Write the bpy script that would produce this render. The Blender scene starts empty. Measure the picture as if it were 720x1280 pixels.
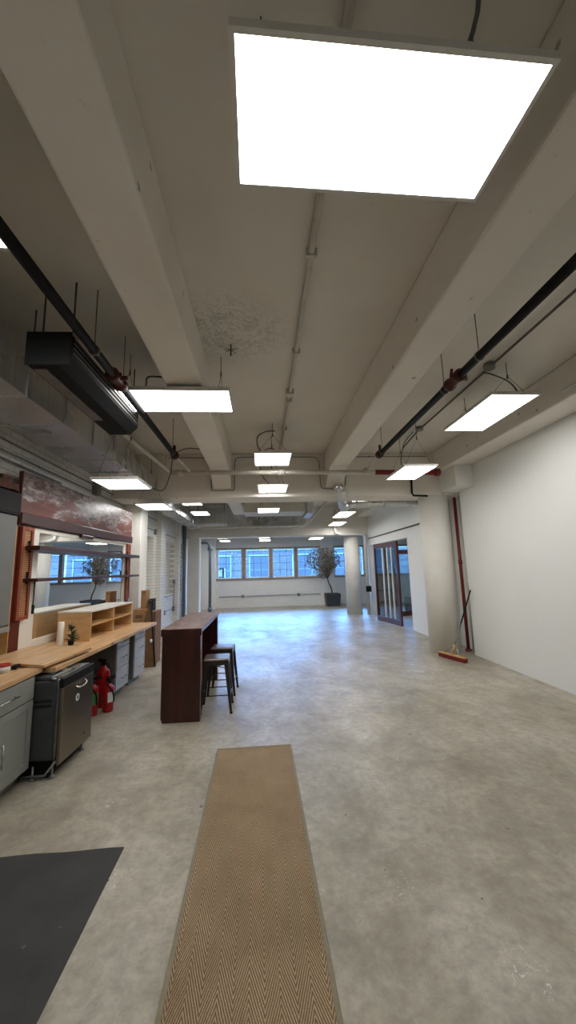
import bpy, bmesh, math, random
from mathutils import Vector, Matrix
random.seed(7)
R = math.radians
scn = bpy.context.scene
COL = scn.collection
# ------------------------------------------------------------------ camera
cd = bpy.data.cameras.new('camera'); cam = bpy.data.objects.new('camera', cd); COL.objects.link(cam)
cd.sensor_fit = 'VERTICAL'; cd.sensor_height = 36.0; cd.lens = 465.0/1280*36.0
cd.clip_start = 0.02; cd.clip_end = 200
rt = Vector((0.99734894, -0.06785008, -0.02629574)); up = Vector((0.01566761, -0.15266268, 0.98815415)); fw = Vector((0.07106072, 0.98594649, 0.15119491))
cam.matrix_world = Matrix(((rt.x, up.x, -fw.x, 0), (rt.y, up.y, -fw.y, 0), (rt.z, up.z, -fw.z, 1.65), (0, 0, 0, 1)))
scn.camera = cam
# ------------------------------------------------------------------ world and exposure
LIGHT = 14.0          # emission of the ceiling panels
SKY = 46.0
w = bpy.data.worlds.new('sky'); scn.world = w; w.use_nodes = True
nt = w.node_tree; nt.nodes.clear()
o = nt.nodes.new('ShaderNodeOutputWorld'); b = nt.nodes.new('ShaderNodeBackground')
b.inputs[0].default_value = (0.24, 0.50, 1.0, 1); b.inputs[1].default_value = SKY
nt.links.new(b.outputs[0], o.inputs[0])
vs = scn.view_settings; vs.view_transform = 'Standard'; vs.look = 'None'; vs.gamma = 1; vs.use_curve_mapping = False
vs.exposure = 0.0

# ------------------------------------------------------------------ materials
M = {}
def srgb(r, g, b):
    f = lambda c: (c/255/12.92) if c/255 <= .04045 else ((c/255+.055)/1.055)**2.4
    return (f(r), f(g), f(b), 1)
class NT:
    def __init__(s, name):
        m = bpy.data.materials.new(name); m.use_nodes = True; s.m = m; s.t = m.node_tree; s.t.nodes.clear()
        s.out = s.n('ShaderNodeOutputMaterial'); s.p = s.n('ShaderNodeBsdfPrincipled'); s.l(s.p.outputs[0], s.out.inputs[0])
        s.tc = s.n('ShaderNodeTexCoord')
    def n(s, k, **kw):
        x = s.t.nodes.new(k)
        for a, v in kw.items(): setattr(x, a, v)
        return x
    def l(s, a, b): s.t.links.new(a, b)
    def mp(s, sc=(1, 1, 1), rot=(0, 0, 0), loc=(0, 0, 0), src='Object'):
        x = s.n('ShaderNodeMapping'); x.inputs['Scale'].default_value = sc; x.inputs['Rotation'].default_value = rot; x.inputs['Location'].default_value = loc
        s.l(s.tc.outputs[src], x.inputs[0]); return x.outputs[0]
    def noise(s, v, scale=5, det=4, rough=.55, dist=0):
        x = s.n('ShaderNodeTexNoise'); x.inputs['Scale'].default_value = scale; x.inputs['Detail'].default_value = det
        x.inputs['Roughness'].default_value = rough; x.inputs['Distortion'].default_value = dist; s.l(v, x.inputs['Vector']); return x.outputs[0]
    def ramp(s, f, stops):
        x = s.n('ShaderNodeValToRGB'); e = x.color_ramp.elements
        while len(e) < len(stops): e.new(.5)
        for i, (p, c) in enumerate(stops): e[i].position = p; e[i].color = c if len(c) == 4 else (*c, 1)
        s.l(f, x.inputs[0]); return x.outputs[0]
    def mix(s, f, a, b, mode='MIX'):
        x = s.n('ShaderNodeMix', data_type='RGBA', blend_type=mode)
        for i, v in ((0, f), (6, a), (7, b)):
            if isinstance(v, (int, float, tuple)): x.inputs[i].default_value = v
            else: s.l(v, x.inputs[i])
        return x.outputs[2]
    def math(s, op, a, b=None, c=None):
        x = s.n('ShaderNodeMath', operation=op)
        for i, v in enumerate((a, b, c)):
            if v is None: continue
            if isinstance(v, (int, float)): x.inputs[i].default_value = v
            else: s.l(v, x.inputs[i])
        return x.outputs[0]
    def bump(s, h, st=.2, d=.01):
        x = s.n('ShaderNodeBump'); x.inputs['Strength'].default_value = st; x.inputs['Distance'].default_value = d
        s.l(h, x.inputs['Height']); s.l(x.outputs[0], s.p.inputs['Normal'])
    def col(s, c): s.l(c, s.p.inputs['Base Color'])
BK = (0, 0, 0, 1); WH = (1, 1, 1, 1)
def simple(name, c, rough=.5, metal=0, var=.12, scale=8, bump=0):
    t = NT(name); v = t.mp()
    n = t.noise(v, scale, 3)
    d = tuple(max(0, x*(1-var)) for x in c[:3])+(1,); e = tuple(min(1, x*(1+var)) for x in c[:3])+(1,)
    t.col(t.ramp(n, [(.3, d), (.7, e)])); t.p.inputs['Roughness'].default_value = rough; t.p.inputs['Metallic'].default_value = metal
    if bump: t.bump(n, bump)
    if name in ('black_pipe', 'dark_body', 'black_plastic'): t.p.inputs['Specular IOR Level'].default_value = .2
    M[name] = t.m; return t.m
simple('white_metal', srgb(214, 212, 206), .45, 0, .04)
simple('pipe_paint', srgb(196, 191, 180), .5, 0, .08)
simple('cord_grey', srgb(95, 92, 88), .6)
simple('cable_dark', srgb(62, 58, 54), .5)
simple('black_pipe', srgb(18, 17, 18), .75, 0, .2)
simple('red_paint', srgb(120, 30, 26), .5, 0, .2)
simple('rust_red', srgb(78, 30, 26), .6, .2, .3, 30)
simple('ext_red', srgb(176, 18, 22), .28, 0, .08)
simple('black_plastic', srgb(22, 22, 23), .45)
simple('dark_body', srgb(20, 20, 21), .7, 0, .2)
simple('grey_fin', srgb(120, 118, 114), .4, .6)
simple('cab_grey', srgb(136, 137, 132), .5, 0, .03)
simple('cab_side', srgb(112, 112, 108), .5, 0, .04)
simple('drawer_grey', srgb(182, 184, 188), .45, 0, .03)
simple('steel_pull', srgb(190, 188, 184), .25, 1, .05)
simple('gunmetal', srgb(62, 60, 58), .38, .75, .15)
simple('seat_metal', srgb(118, 108, 104), .35, .6, .2, 20)
simple('tub_grey', srgb(70, 72, 74), .6, .1, .15)
simple('flange', srgb(120, 122, 122), .4, .8, .15, 20)
simple('white_trim', srgb(226, 220, 208), .5, 0, .03)
simple('candle_wax', srgb(236, 230, 214), .5, 0, .02)
simple('carton', srgb(164, 124, 84), .8, 0, .1, 6)
simple('carton_dark', srgb(120, 86, 58), .8, 0, .12, 6)
simple('tape', srgb(205, 190, 160), .35)
simple('paper', srgb(225, 225, 225), .6)
simple('green_label', srgb(70, 140, 70), .5)
simple('soil', srgb(60, 48, 38), .9)
simple('pot_dark', srgb(52, 58, 66), .5, 0, .1)
simple('bark', srgb(82, 66, 54), .85, 0, .2, 30)
simple('needle', srgb(44, 62, 40), .7, 0, .25, 30)
simple('bristle', srgb(110, 22, 20), .8, 0, .2, 60)
simple('box_white', srgb(222, 222, 218), .5, 0, .02)
simple('asphalt', srgb(60, 62, 66), .9)
simple('chrome_blue', srgb(80, 110, 150), .3, .3)
simple('outlet_grey', srgb(128, 128, 126), .45, .3)
simple('grey_pipe', srgb(118, 126, 136), .45, .3)
simple('cab_inner', srgb(104, 102, 96), .6)
simple('yellow_wood', srgb(198, 152, 92), .5, 0, .08)
simple('clutter_brown', srgb(78, 42, 28), .8, 0, .5, 14)
simple('clutter_dark', srgb(24, 20, 18), .8, 0, .4, 14)
simple('facade_pane', srgb(15, 15, 19), .7, 0, .2, 3)
simple('facade_trim', srgb(66, 76, 66), .6)

def paint(name, base, dark, rough=.7, scale=1.3, blotch=.12, bmp=.12):
    t = NT(name); v = t.mp()
    n = t.noise(v, scale, 6, .6); c = t.ramp(n, [(.3, dark), (.72, base)])
    sp = t.noise(v, 11, 3, .5); s2 = t.ramp(sp, [(.70, BK), (.78, WH)])
    m = t.n('ShaderNodeMath', operation='MULTIPLY'); t.l(s2, m.inputs[0]); m.inputs[1].default_value = blotch
    c = t.mix(m.outputs[0], c, tuple(x*.45 for x in base[:3])+(1,)); t.col(c)
    if name == 'ceiling_paint':
        d = t.n('ShaderNodeVectorMath', operation='DISTANCE'); t.l(v, d.inputs[0]); d.inputs[1].default_value = (-.25, 3.25, ZC0)
        mk = t.ramp(d.outputs['Value'], [(.25, WH), (.62, BK)]); ln = t.noise(t.mp(), 5, 8, .7, 2.0)
        cr = t.ramp(ln, [(.485, BK), (.5, WH), (.515, BK)]); c = t.mix(t.mix(1.0, mk, cr, 'MULTIPLY'), c, srgb(110, 100, 88))
        c = t.mix(t.mix(1.0, mk, t.ramp(t.noise(t.mp(), 9, 5, .7), [(.5, BK), (.7, (.5, .5, .5))]), 'MULTIPLY'), c, srgb(150, 142, 128)); t.col(c)
    if name == 'beam_paint':
        vo = t.n('ShaderNodeTexVoronoi'); vo.inputs['Scale'].default_value = 3.2; t.l(v, vo.inputs['Vector'])
        nz = t.noise(v, 20, 4, .7); a = t.math('ADD', vo.outputs['Distance'], t.math('MULTIPLY', nz, .12))
        c = t.mix(t.ramp(a, [(.11, (.6, .6, .6)), (.14, BK)]), c, srgb(98, 90, 80)); t.col(c)
    t.p.inputs['Roughness'].default_value = rough; t.bump(t.noise(v, 30, 4, .6), bmp, .01); M[name] = t.m
ZC0 = 3.88
paint('ceiling_paint', srgb(226, 221, 211), srgb(216, 210, 199))
paint('beam_paint', srgb(234, 229, 219), srgb(224, 218, 207), blotch=.35)
paint('wall_paint', srgb(236, 236, 232), srgb(231, 231, 227), .75, .8, .02, .05)
paint('column_paint', srgb(236, 233, 226), srgb(226, 222, 213), .6, 2.5, .1, .2)

def brick(name, c1, c2, mort, rot, sc=1.0, bmp=.6, rough=.6):
    t = NT(name)
    v = t.mp((sc, sc, sc), rot)
    x = t.n('ShaderNodeTexBrick'); t.l(v, x.inputs[0])
    x.inputs['Color1'].default_value = c1; x.inputs['Color2'].default_value = c2; x.inputs['Mortar'].default_value = mort
    x.inputs['Scale'].default_value = 1; x.inputs['Brick Width'].default_value = .22; x.inputs['Row Height'].default_value = .078
    x.inputs['Mortar Size'].default_value = .008; x.inputs['Mortar Smooth'].default_value = .5
    n = t.noise(t.mp(), 3, 5); c = t.mix(t.math('MULTIPLY', n, .35), x.outputs[0], tuple(k*.72 for k in c1[:3])+(1,))
    t.col(c); t.p.inputs['Roughness'].default_value = rough
    inv = t.math('SUBTRACT', 1.0, x.outputs[1]); h = t.math('ADD', inv, t.math('MULTIPLY', t.noise(t.mp(), 22, 4), .5)); t.bump(h, bmp, .012)
    M[name] = t.m
# brick coursing on walls: x-axis walls (plane yz) and y-axis walls (plane xz)
brick('brick_yz', srgb(238, 236, 230), srgb(230, 227, 220), srgb(196, 192, 184), (0, R(90), R(90)))
brick('brick_xz', srgb(236, 236, 234), srgb(230, 230, 228), srgb(206, 206, 206), (R(90), 0, 0), bmp=.35)
brick('brick_out', srgb(56, 49, 45), srgb(36, 31, 28), srgb(58, 55, 52), (R(90), 0, 0), 1, .3, .9)
# object coords of (0,y,z) -> (y,z): rotate so that brick texture x runs along y and y runs along z
def fix_yz():
    t = M['brick_yz'].node_tree
    mp = [n for n in t.nodes if n.type == 'MAPPING' and tuple(round(a, 2) for a in n.inputs['Rotation'].default_value) != (0, 0, 0)][0]
    s = t.nodes.new('ShaderNodeSeparateXYZ'); c = t.nodes.new('ShaderNodeCombineXYZ')
    tc = [n for n in t.nodes if n.type == 'TEX_COORD'][0]; br = [n for n in t.nodes if n.type == 'TEX_BRICK'][0]
    t.links.new(tc.outputs['Object'], s.inputs[0]); t.links.new(s.outputs[1], c.inputs[0]); t.links.new(s.outputs[2], c.inputs[1]); t.links.new(c.outputs[0], br.inputs[0])
fix_yz()
def fix_xz(k):
    t = M[k].node_tree
    s = t.nodes.new('ShaderNodeSeparateXYZ'); c = t.nodes.new('ShaderNodeCombineXYZ')
    tc = [n for n in t.nodes if n.type == 'TEX_COORD'][0]; br = [n for n in t.nodes if n.type == 'TEX_BRICK'][0]
    t.links.new(tc.outputs['Object'], s.inputs[0]); t.links.new(s.outputs[0], c.inputs[0]); t.links.new(s.outputs[2], c.inputs[1]); t.links.new(c.outputs[0], br.inputs[0])
fix_xz('brick_xz'); fix_xz('brick_out')

def concrete():
    t = NT('concrete'); v = t.mp()
    big = t.noise(v, .55, 7, .62, .6); st = t.noise(t.mp((.8, .5, 1), (0, 0, R(50))), 1.7, 9, .72, .5); fine = t.noise(v, 16, 8, .75)
    c = t.ramp(big, [(.30, srgb(132, 123, 106)), (.5, srgb(158, 150, 132)), (.70, srgb(182, 175, 158))])
    c = t.mix(t.ramp(st, [(.38, (0, 0, 0)), (.70, (.75, .75, .75))]), c, srgb(200, 193, 178))
    c = t.mix(t.ramp(t.noise(v, 2.6, 10, .75, .35), [(.34, (.6, .6, .6)), (.56, (0, 0, 0))]), c, srgb(118, 110, 95))
    c = t.mix(t.ramp(fine, [(.38, (.5, .5, .5)), (.56, (0, 0, 0))]), c, srgb(128, 121, 107))
    vo = t.n('ShaderNodeTexVoronoi', voronoi_dimensions='2D'); vo.inputs['Scale'].default_value = 2.1; t.l(v, vo.inputs['Vector'])
    sx = t.n('ShaderNodeSeparateColor'); t.l(vo.outputs['Color'], sx.inputs[0])
    dd = t.math('ADD', t.math('MULTIPLY', vo.outputs['Distance'], t.math('ADD', 1.0, t.math('MULTIPLY', sx.outputs[0], 4.0))), t.math('MULTIPLY', t.noise(v, 90, 3, .6), .03))
    c = t.mix(t.ramp(dd, [(.034, (.8, .8, .8)), (.046, (0, 0, 0))]), c, srgb(66, 60, 52))
    v2 = t.n('ShaderNodeTexVoronoi', voronoi_dimensions='2D'); v2.inputs['Scale'].default_value = 1.3; t.l(t.mp((1, 1, 1), (0, 0, 0), (3.3, 1.7, 0)), v2.inputs['Vector'])
    near = t.ramp(v2.outputs['Distance'], [(.10, (1, 1, 1)), (.16, (0, 0, 0))]); fl = t.ramp(t.noise(v, 28, 4, .7, 1.5), [(.60, (0, 0, 0)), (.66, (.8, .8, .8))])
    c = t.mix(t.mix(1.0, near, fl, 'MULTIPLY'), c, srgb(226, 222, 214))
    t.col(c)
    t.l(t.ramp(st, [(.35, (.50, .50, .50)), (.65, (.31, .31, .31))]), t.p.inputs['Roughness'])
    t.p.inputs['Specular IOR Level'].default_value = .45
    t.bump(t.math('ADD', big, t.math('MULTIPLY', fine, .12)), .12, .03); M['concrete'] = t.m
concrete()
def rug():
    t = NT('sisal'); s = t.n('ShaderNodeSeparateXYZ'); t.l(t.tc.outputs['Object'], s.inputs[0])
    wv = t.noise(t.mp(), 9, 3); xx = t.math('ADD', s.outputs[0], t.math('MULTIPLY', t.math('SUBTRACT', wv, .5), .006))
    pp = t.math('PINGPONG', xx, .062)           # chevron half width
    d = t.math('ADD', t.math('MULTIPLY', s.outputs[1], 1.0), t.math('MULTIPLY', pp, 3.0))
    k = t.math('SINE', t.math('MULTIPLY', d, 2*math.pi/.030))
    f = t.noise(t.mp((60, 400, 1)), 1, 3); big = t.noise(t.mp(), 2.2, 5, .6)
    kk = t.math('ADD', t.math('MULTIPLY', k, .5), .5)
    c = t.ramp(kk, [(.0, srgb(100, 80, 58)), (.4, srgb(170, 142, 108)), (1, srgb(212, 186, 150))])
    c = t.mix(t.ramp(f, [(.35, (.5, .5, .5)), (.6, (0, 0, 0))]), c, srgb(104, 82, 56))
    c = t.mix(t.ramp(big, [(.35, (.35, .35, .35)), (.6, (0, 0, 0))]), c, srgb(112, 88, 60))
    t.col(c); t.p.inputs['Roughness'].default_value = .9; t.bump(kk, .7, .006); M['sisal'] = t.m
rug()
simple('rug_border', srgb(136, 126, 104), .9, 0, .1, 40)
def mat_black():
    t = NT('black_mat'); v = t.mp(); n = t.noise(v, 3, 6); c = t.ramp(n, [(.3, srgb(44, 44, 43)), (.7, srgb(60, 60, 58))])
    sp = t.noise(v, 26, 2); c = t.mix(t.ramp(sp, [(.72, (0, 0, 0)), (.78, (.5, .5, .5))]), c, srgb(110, 106, 98)); t.col(c)
    t.p.inputs['Roughness'].default_value = .8; t.bump(t.noise(v, 90, 2), .3, .003); M['black_mat'] = t.m
mat_black()
def wood(name, a, b, c3, sc, rough=.4, plank=None, bmp=.05):
    t = NT(name); v = t.mp(sc)
    n = t.noise(v, 1, 6, .6, .8); c = t.ramp(n, [(.25, a), (.5, b), (.78, c3)])
    if plank:
        x = t.n('ShaderNodeTexBrick'); s = t.n('ShaderNodeSeparateXYZ'); k = t.n('ShaderNodeCombineXYZ')
        t.l(t.tc.outputs['Object'], s.inputs[0]); t.l(s.outputs[1], k.inputs[0]); t.l(s.outputs[0], k.inputs[1]); t.l(k.outputs[0], x.inputs[0])
        x.inputs['Scale'].default_value = 1; x.inputs['Brick Width'].default_value = plank[0]; x.inputs['Row Height'].default_value = plank[1]; x.inputs['Mortar Size'].default_value = .0012
        x.inputs['Color1'].default_value = (.72, .72, .72, 1); x.inputs['Color2'].default_value = (1, 1, 1, 1); x.inputs['Mortar'].default_value = (.5, .45, .4, 1)
        c = t.mix(.8, c, x.outputs[0], 'MULTIPLY')
    t.col(c); t.p.inputs['Roughness'].default_value = rough; t.bump(n, bmp); M[name] = t.m
wood('butcher_block', srgb(192, 146, 98), srgb(214, 172, 124), srgb(228, 190, 144), (28, 2.2, 28), .38, (.42, .042))
wood('plywood', srgb(196, 152, 100), srgb(212, 170, 118), srgb(222, 184, 134), (4, 1.2, 14), .5)
wood('mahogany', srgb(38, 12, 9), srgb(56, 20, 14), srgb(70, 28, 20), (14, 14, 1.5), .32)
wood('shelf_wood', srgb(44, 20, 16), srgb(62, 28, 22), srgb(80, 38, 28), (14, 1.5, 14), .35)
wood('door_wood', srgb(56, 28, 22), srgb(76, 38, 30), srgb(92, 48, 38), (14, 14, 1.5), .35)
wood('stile_wood', srgb(112, 48, 28), srgb(140, 66, 40), srgb(156, 80, 50), (14, 14, 1.5), .35)
wood('stile_dark', srgb(70, 22, 16), srgb(88, 30, 22), srgb(100, 38, 28), (14, 14, 1.5), .35)
wood('inner_panel', srgb(140, 96, 50), srgb(164, 116, 64), srgb(178, 130, 76), (8, 8, 1.5), .5)
def worn_top():
    t = NT('worn_top'); n = t.noise(t.mp((5, 2, 5)), 1.6, 7, .7, .5)
    t.col(t.ramp(n, [(.32, srgb(70, 34, 26)), (.5, srgb(104, 68, 56)), (.7, srgb(150, 126, 114))])); t.p.inputs['Roughness'].default_value = .34; t.bump(n, .12); M['worn_top'] = t.m
worn_top()
def veneer():
    t = NT('peeling_veneer')
    n = t.noise(t.mp((1, .6, 2.2)), 3.0, 9, .72, .7); edge = t.noise(t.mp((1, .6, .8)), 1.0, 3)
    s = t.n('ShaderNodeSeparateXYZ'); t.l(t.tc.outputs['Object'], s.inputs[0])
    g = t.n('ShaderNodeMapRange'); g.inputs['From Min'].default_value = 2.3; g.inputs['From Max'].default_value = 2.75; t.l(s.outputs[2], g.inputs[0])
    f = t.math('ADD', t.math('MULTIPLY', n, .8), t.math('MULTIPLY', g.outputs[0], .16))
    f = t.math('ADD', f, t.math('MULTIPLY', t.math('SUBTRACT', edge, .5), .25))
    base = t.ramp(t.noise(t.mp((3, 1, 9)), 2, 5), [(.3, srgb(84, 40, 32)), (.7, srgb(112, 58, 46))])
    torn = t.ramp(t.noise(t.mp((1, 1.6, 5)), 3.4, 8, .72, .6), [(.38, srgb(48, 30, 28)), (.5, srgb(120, 104, 102)), (.66, srgb(186, 174, 172))])
    t.col(t.mix(t.ramp(f, [(.42, (0, 0, 0)), (.47, (1, 1, 1))]), base, torn)); t.p.inputs['Roughness'].default_value = .3; t.bump(n, .25); M['peeling_veneer'] = t.m
veneer()
def galv():
    t = NT('galvanised'); v = t.mp(); x = t.n('ShaderNodeTexVoronoi', voronoi_dimensions='2D'); x.inputs['Scale'].default_value = 26; t.l(v, x.inputs['Vector'])
    n = t.noise(v, 2.2, 5); c = t.mix(.35, t.ramp(n, [(.3, srgb(196, 197, 197)), (.7, srgb(222, 223, 223))]), t.ramp(x.outputs['Distance'], [(0, srgb(160, 162, 164)), (1, srgb(222, 223, 223))]))
    t.col(c); t.p.inputs['Metallic'].default_value = .82; t.l(t.ramp(n, [(.3, (.22,)*3), (.7, (.38,)*3)]), t.p.inputs['Roughness']); t.bump(t.noise(t.mp((.2, 5, .2)), 1.0, 0), .25, .03); M['galvanised'] = t.m
galv()
def steel():
    t = NT('brushed_steel'); n = t.noise(t.mp((1, 1, 160)), 1, 3); t.col(t.ramp(n, [(.3, srgb(128, 118, 106)), (.7, srgb(146, 136, 122))]))
    t.p.inputs['Metallic'].default_value = .95; t.p.inputs['Roughness'].default_value = .33; M['brushed_steel'] = t.m
steel()
def cane():
    t = NT('cane'); s = t.n('ShaderNodeSeparateXYZ'); t.l(t.tc.outputs['Object'], s.inputs[0])
    a = t.math('SINE', t.math('MULTIPLY', s.outputs[1], 2*math.pi/.022)); b = t.math('SINE', t.math('MULTIPLY', s.outputs[2], 2*math.pi/.022))
    f = t.math('MAXIMUM', a, b); t.col(t.ramp(f, [(.2, srgb(96, 52, 28)), (.5, srgb(190, 142, 92))])); t.p.inputs['Roughness'].default_value = .6; t.bump(f, .4, .004); M['cane'] = t.m
cane()
def mirror():
    t = NT('mirror_glass'); n = t.noise(t.mp(), .6, 1); t.col(t.ramp(n, [(.4, (.86, .88, .88)), (.6, (.88, .90, .90))])); t.p.inputs['Metallic'].default_value = 1; t.p.inputs['Roughness'].default_value = .01; M['mirror_glass'] = t.m
mirror()
def glass(name, tint, refl=.12):
    t = NT(name); tr = t.n('ShaderNodeBsdfTransparent'); tr.inputs[0].default_value = tint; gl = t.n('ShaderNodeBsdfGlossy'); gl.inputs['Roughness'].default_value = .02
    fr = t.n('ShaderNodeFresnel'); fr.inputs['IOR'].default_value = 1.45; mx = t.n('ShaderNodeMixShader')
    t.l(t.math('ADD', fr.outputs[0], refl), mx.inputs[0]); t.l(tr.outputs[0], mx.inputs[1]); t.l(gl.outputs[0], mx.inputs[2]); t.l(mx.outputs[0], t.out.inputs[0]); M[name] = t.m
glass('window_glass', (.80, .92, 1, 1), .0); glass('door_glass', (.72, .84, .86, 1), .12)
def emis():
    t = NT('panel_light'); e = t.n('ShaderNodeEmission'); e.inputs[0].default_value = (1, .99, .965, 1); e.inputs[1].default_value = LIGHT
    t.l(e.outputs[0], t.out.inputs[0]); M['panel_light'] = t.m
emis()
def leafm():
    t = NT('leaf'); n = t.noise(t.mp(), 7, 3); t.col(t.ramp(n, [(.3, srgb(72, 78, 58)), (.5, srgb(120, 112, 92)), (.7, srgb(150, 124, 110))])); t.p.inputs['Roughness'].default_value = .5; M['leaf'] = t.m
leafm()

# ------------------------------------------------------------------ mesh helpers
class MB:
    def __init__(s): s.b = bmesh.new()
    def box(s, x0, x1, y0, y1, z0, z1, mat=None):
        v = [s.b.verts.new((x, y, z)) for x in (x0, x1) for y in (y0, y1) for z in (z0, z1)]
        for f in ((0, 1, 3, 2), (4, 6, 7, 5), (0, 4, 5, 1), (2, 3, 7, 6), (0, 2, 6, 4), (1, 5, 7, 3)): s.b.faces.new([v[i] for i in f])
        return s
    def hexa(s, bot, top):
        """bot/top: matching lists of points -> prism"""
        a = [s.b.verts.new(p) for p in bot]; c = [s.b.verts.new(p) for p in top]; n = len(a)
        s.b.faces.new(a[::-1]); s.b.faces.new(c)
        for i in range(n): s.b.faces.new((a[i], a[(i+1) % n], c[(i+1) % n], c[i]))
        return s
    def poly(s, pts, z0, z1): return s.hexa([(x, y, z0) for x, y in pts], [(x, y, z1) for x, y in pts])
    def tube(s, pts, r, seg=10, smooth=0, caps=True):
        P = [Vector(p) for p in pts]
        if smooth:
            Q = []
            for i in range(len(P)-1):
                p0 = P[max(i-1, 0)]; p1 = P[i]; p2 = P[i+1]; p3 = P[min(i+2, len(P)-1)]
                for k in range(smooth):
                    t = k/smooth; Q.append(.5*((2*p1)+(p2-p0)*t+(2*p0-5*p1+4*p2-p3)*t*t+(-p0+3*p1-3*p2+p3)*t**3))
            Q.append(P[-1]); P = Q
        rings = []; d0 = (P[1]-P[0]).normalized(); u = d0.orthogonal().normalized()
        for i, p in enumerate(P):
            d = ((P[min(i+1, len(P)-1)]-P[max(i-1, 0)])).normalized()
            u = (u-d*u.dot(d)); u = u.normalized() if u.length > 1e-6 else d.orthogonal().normalized(); v = d.cross(u)
            rr = r[i] if isinstance(r, (list, tuple)) and len(r) == len(P) else (r if not isinstance(r, (list, tuple)) else r[0]+(r[-1]-r[0])*i/(len(P)-1))
            rings.append([s.b.verts.new(p+(u*math.cos(a)+v*math.sin(a))*rr) for a in [2*math.pi*k/seg for k in range(seg)]])
        for i in range(len(rings)-1):
            for k in range(seg):
                f = s.b.faces.new((rings[i][k], rings[i][(k+1) % seg], rings[i+1][(k+1) % seg], rings[i+1][k])); f.smooth = True
        if caps: s.b.faces.new(rings[0][::-1]); s.b.faces.new(rings[-1])
        return s
    def lathe(s, c, prof, seg=20, axis='z'):
        rings = []
        for r, z in prof:
            ring = []
            for k in range(seg):
                a = 2*math.pi*k/seg; x, y = r*math.cos(a), r*math.sin(a)
                p = {'z': (x, y, z), 'y': (x, z, y), 'x': (z, x, y)}[axis]
                ring.append(s.b.verts.new((c[0]+p[0], c[1]+p[1], c[2]+p[2])))
            rings.append(ring)
        for i in range(len(rings)-1):
            for k in range(seg): f = s.b.faces.new((rings[i][k], rings[i][(k+1) % seg], rings[i+1][(k+1) % seg], rings[i+1][k])); f.smooth = True
        s.b.faces.new(rings[0][::-1]); s.b.faces.new(rings[-1]); return s
    def build(s, name, mat, parent=None, bevel=0):
        bmesh.ops.recalc_face_normals(s.b, faces=s.b.faces)
        me = bpy.data.meshes.new(name); s.b.to_mesh(me); s.b.free()
        o = bpy.data.objects.new(name, me); COL.objects.link(o); me.materials.append(M[mat] if isinstance(mat, str) else mat)
        if parent: o.parent = parent
        if bevel:
            m = o.modifiers.new('bevel', 'BEVEL'); m.width = bevel; m.segments = 2; m.limit_method = 'ANGLE'
        return o
def tag(o, label=None, cat=None, group=None, kind=None):
    if label: o['label'] = label
    if cat: o['category'] = cat
    if group: o['group'] = group
    if kind: o['kind'] = kind
    return o
def thing(name, label, cat, loc=(0, 0, 0), rz=0, group=None):
    o = bpy.data.objects.new(name, None); o.empty_display_size = .1; COL.objects.link(o); o.location = loc; o.rotation_euler = (0, 0, rz)
    return tag(o, label, cat, group)
def struct(name, mb, mat, label, bevel=0, parent=None):
    o = mb.build(name, mat, parent, bevel)
    return tag(o, label, 'room structure' if not parent else None, None, 'structure' if not parent else None)
def copy_tree(o, parent=None):
    c = o.copy(); COL.objects.link(c)
    if parent: c.parent = parent
    for ch in list(o.children): copy_tree(ch, c)
    return c
bx = lambda *a: MB().box(*a)

# ================================================================== STRUCTURE
ZC = 3.88; XL = -2.78; XR = 3.87; YB = -2.2; YF = 17.1; XE = 8.5
struct('floor', bx(XL-.3, XE, YB, YF+.3, -.2, 0), 'concrete', 'worn grey beige polished concrete floor running the length of the loft')
struct('ceiling', bx(XL-.3, XE, YB, YF+.3, ZC, ZC+.2), 'ceiling_paint', 'off white painted concrete ceiling slab between the beams')
# left wall with three recessed panels
mb = MB(); Y = YB; recs = [(8.75, 9.75, 1.0, 2.55), (11.05, 12.1, 1.0, 2.55), (12.55, 13.2, .95, 2.6)]
for y0, y1, z0, z1 in recs:
    mb.box(XL-.3, XL, Y, y0, 0, ZC); mb.box(XL-.3, XL, y0, y1, 0, z0); mb.box(XL-.3, XL, y0, y1, z1, ZC); mb.box(XL-.3, XL-.14, y0, y1, z0, z1); Y = y1
mb.box(XL-.3, XL, Y, YF+.3, 0, ZC)
struct('wall_left', mb, 'brick_yz', 'white painted brick wall on the left with recessed blind windows')
mb = MB()
for y0, y1, z1 in ((10.05, 10.5, ZC), (12.15, 12.45, ZC)): mb.box(XL, XL+.12, y0, y1, 0, z1)
struct('trim_1', mb, 'brick_yz', 'white brick piers between the recessed panels of the left wall')
struct('trim_2', bx(XL, -2.42, 7.62, 8.05, 0, ZC), 'column_paint', 'white pier beside the far end of the mirrored bar back', .01)
struct('wall_right', MB().box(XR, XR+.4, YB, 6.9, 0, ZC).box(XR+.22, XR+.4, 6.9, 7.75, 0, ZC).box(XR, XR+.4, 7.75, 9.72, 0, ZC).box(XR, XR+.2, 9.72, 13.3, 2.4, ZC).box(XR, XR+.2, 13.3, 13.62, 0, ZC),
       'wall_paint', 'smooth white painted wall along the right side')
struct('wall_back', bx(XL-.3, XE, YB-.2, YB, 0, ZC), 'wall_paint', 'white wall behind the viewpoint')
struct('wall_side_room', MB().box(XE, XE+.2, YB, YF+.3, 0, ZC).box(XR+.4, XE, 8.9, 9.1, 0, ZC), 'wall_paint', 'white walls of the side room behind the glass doors')
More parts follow.
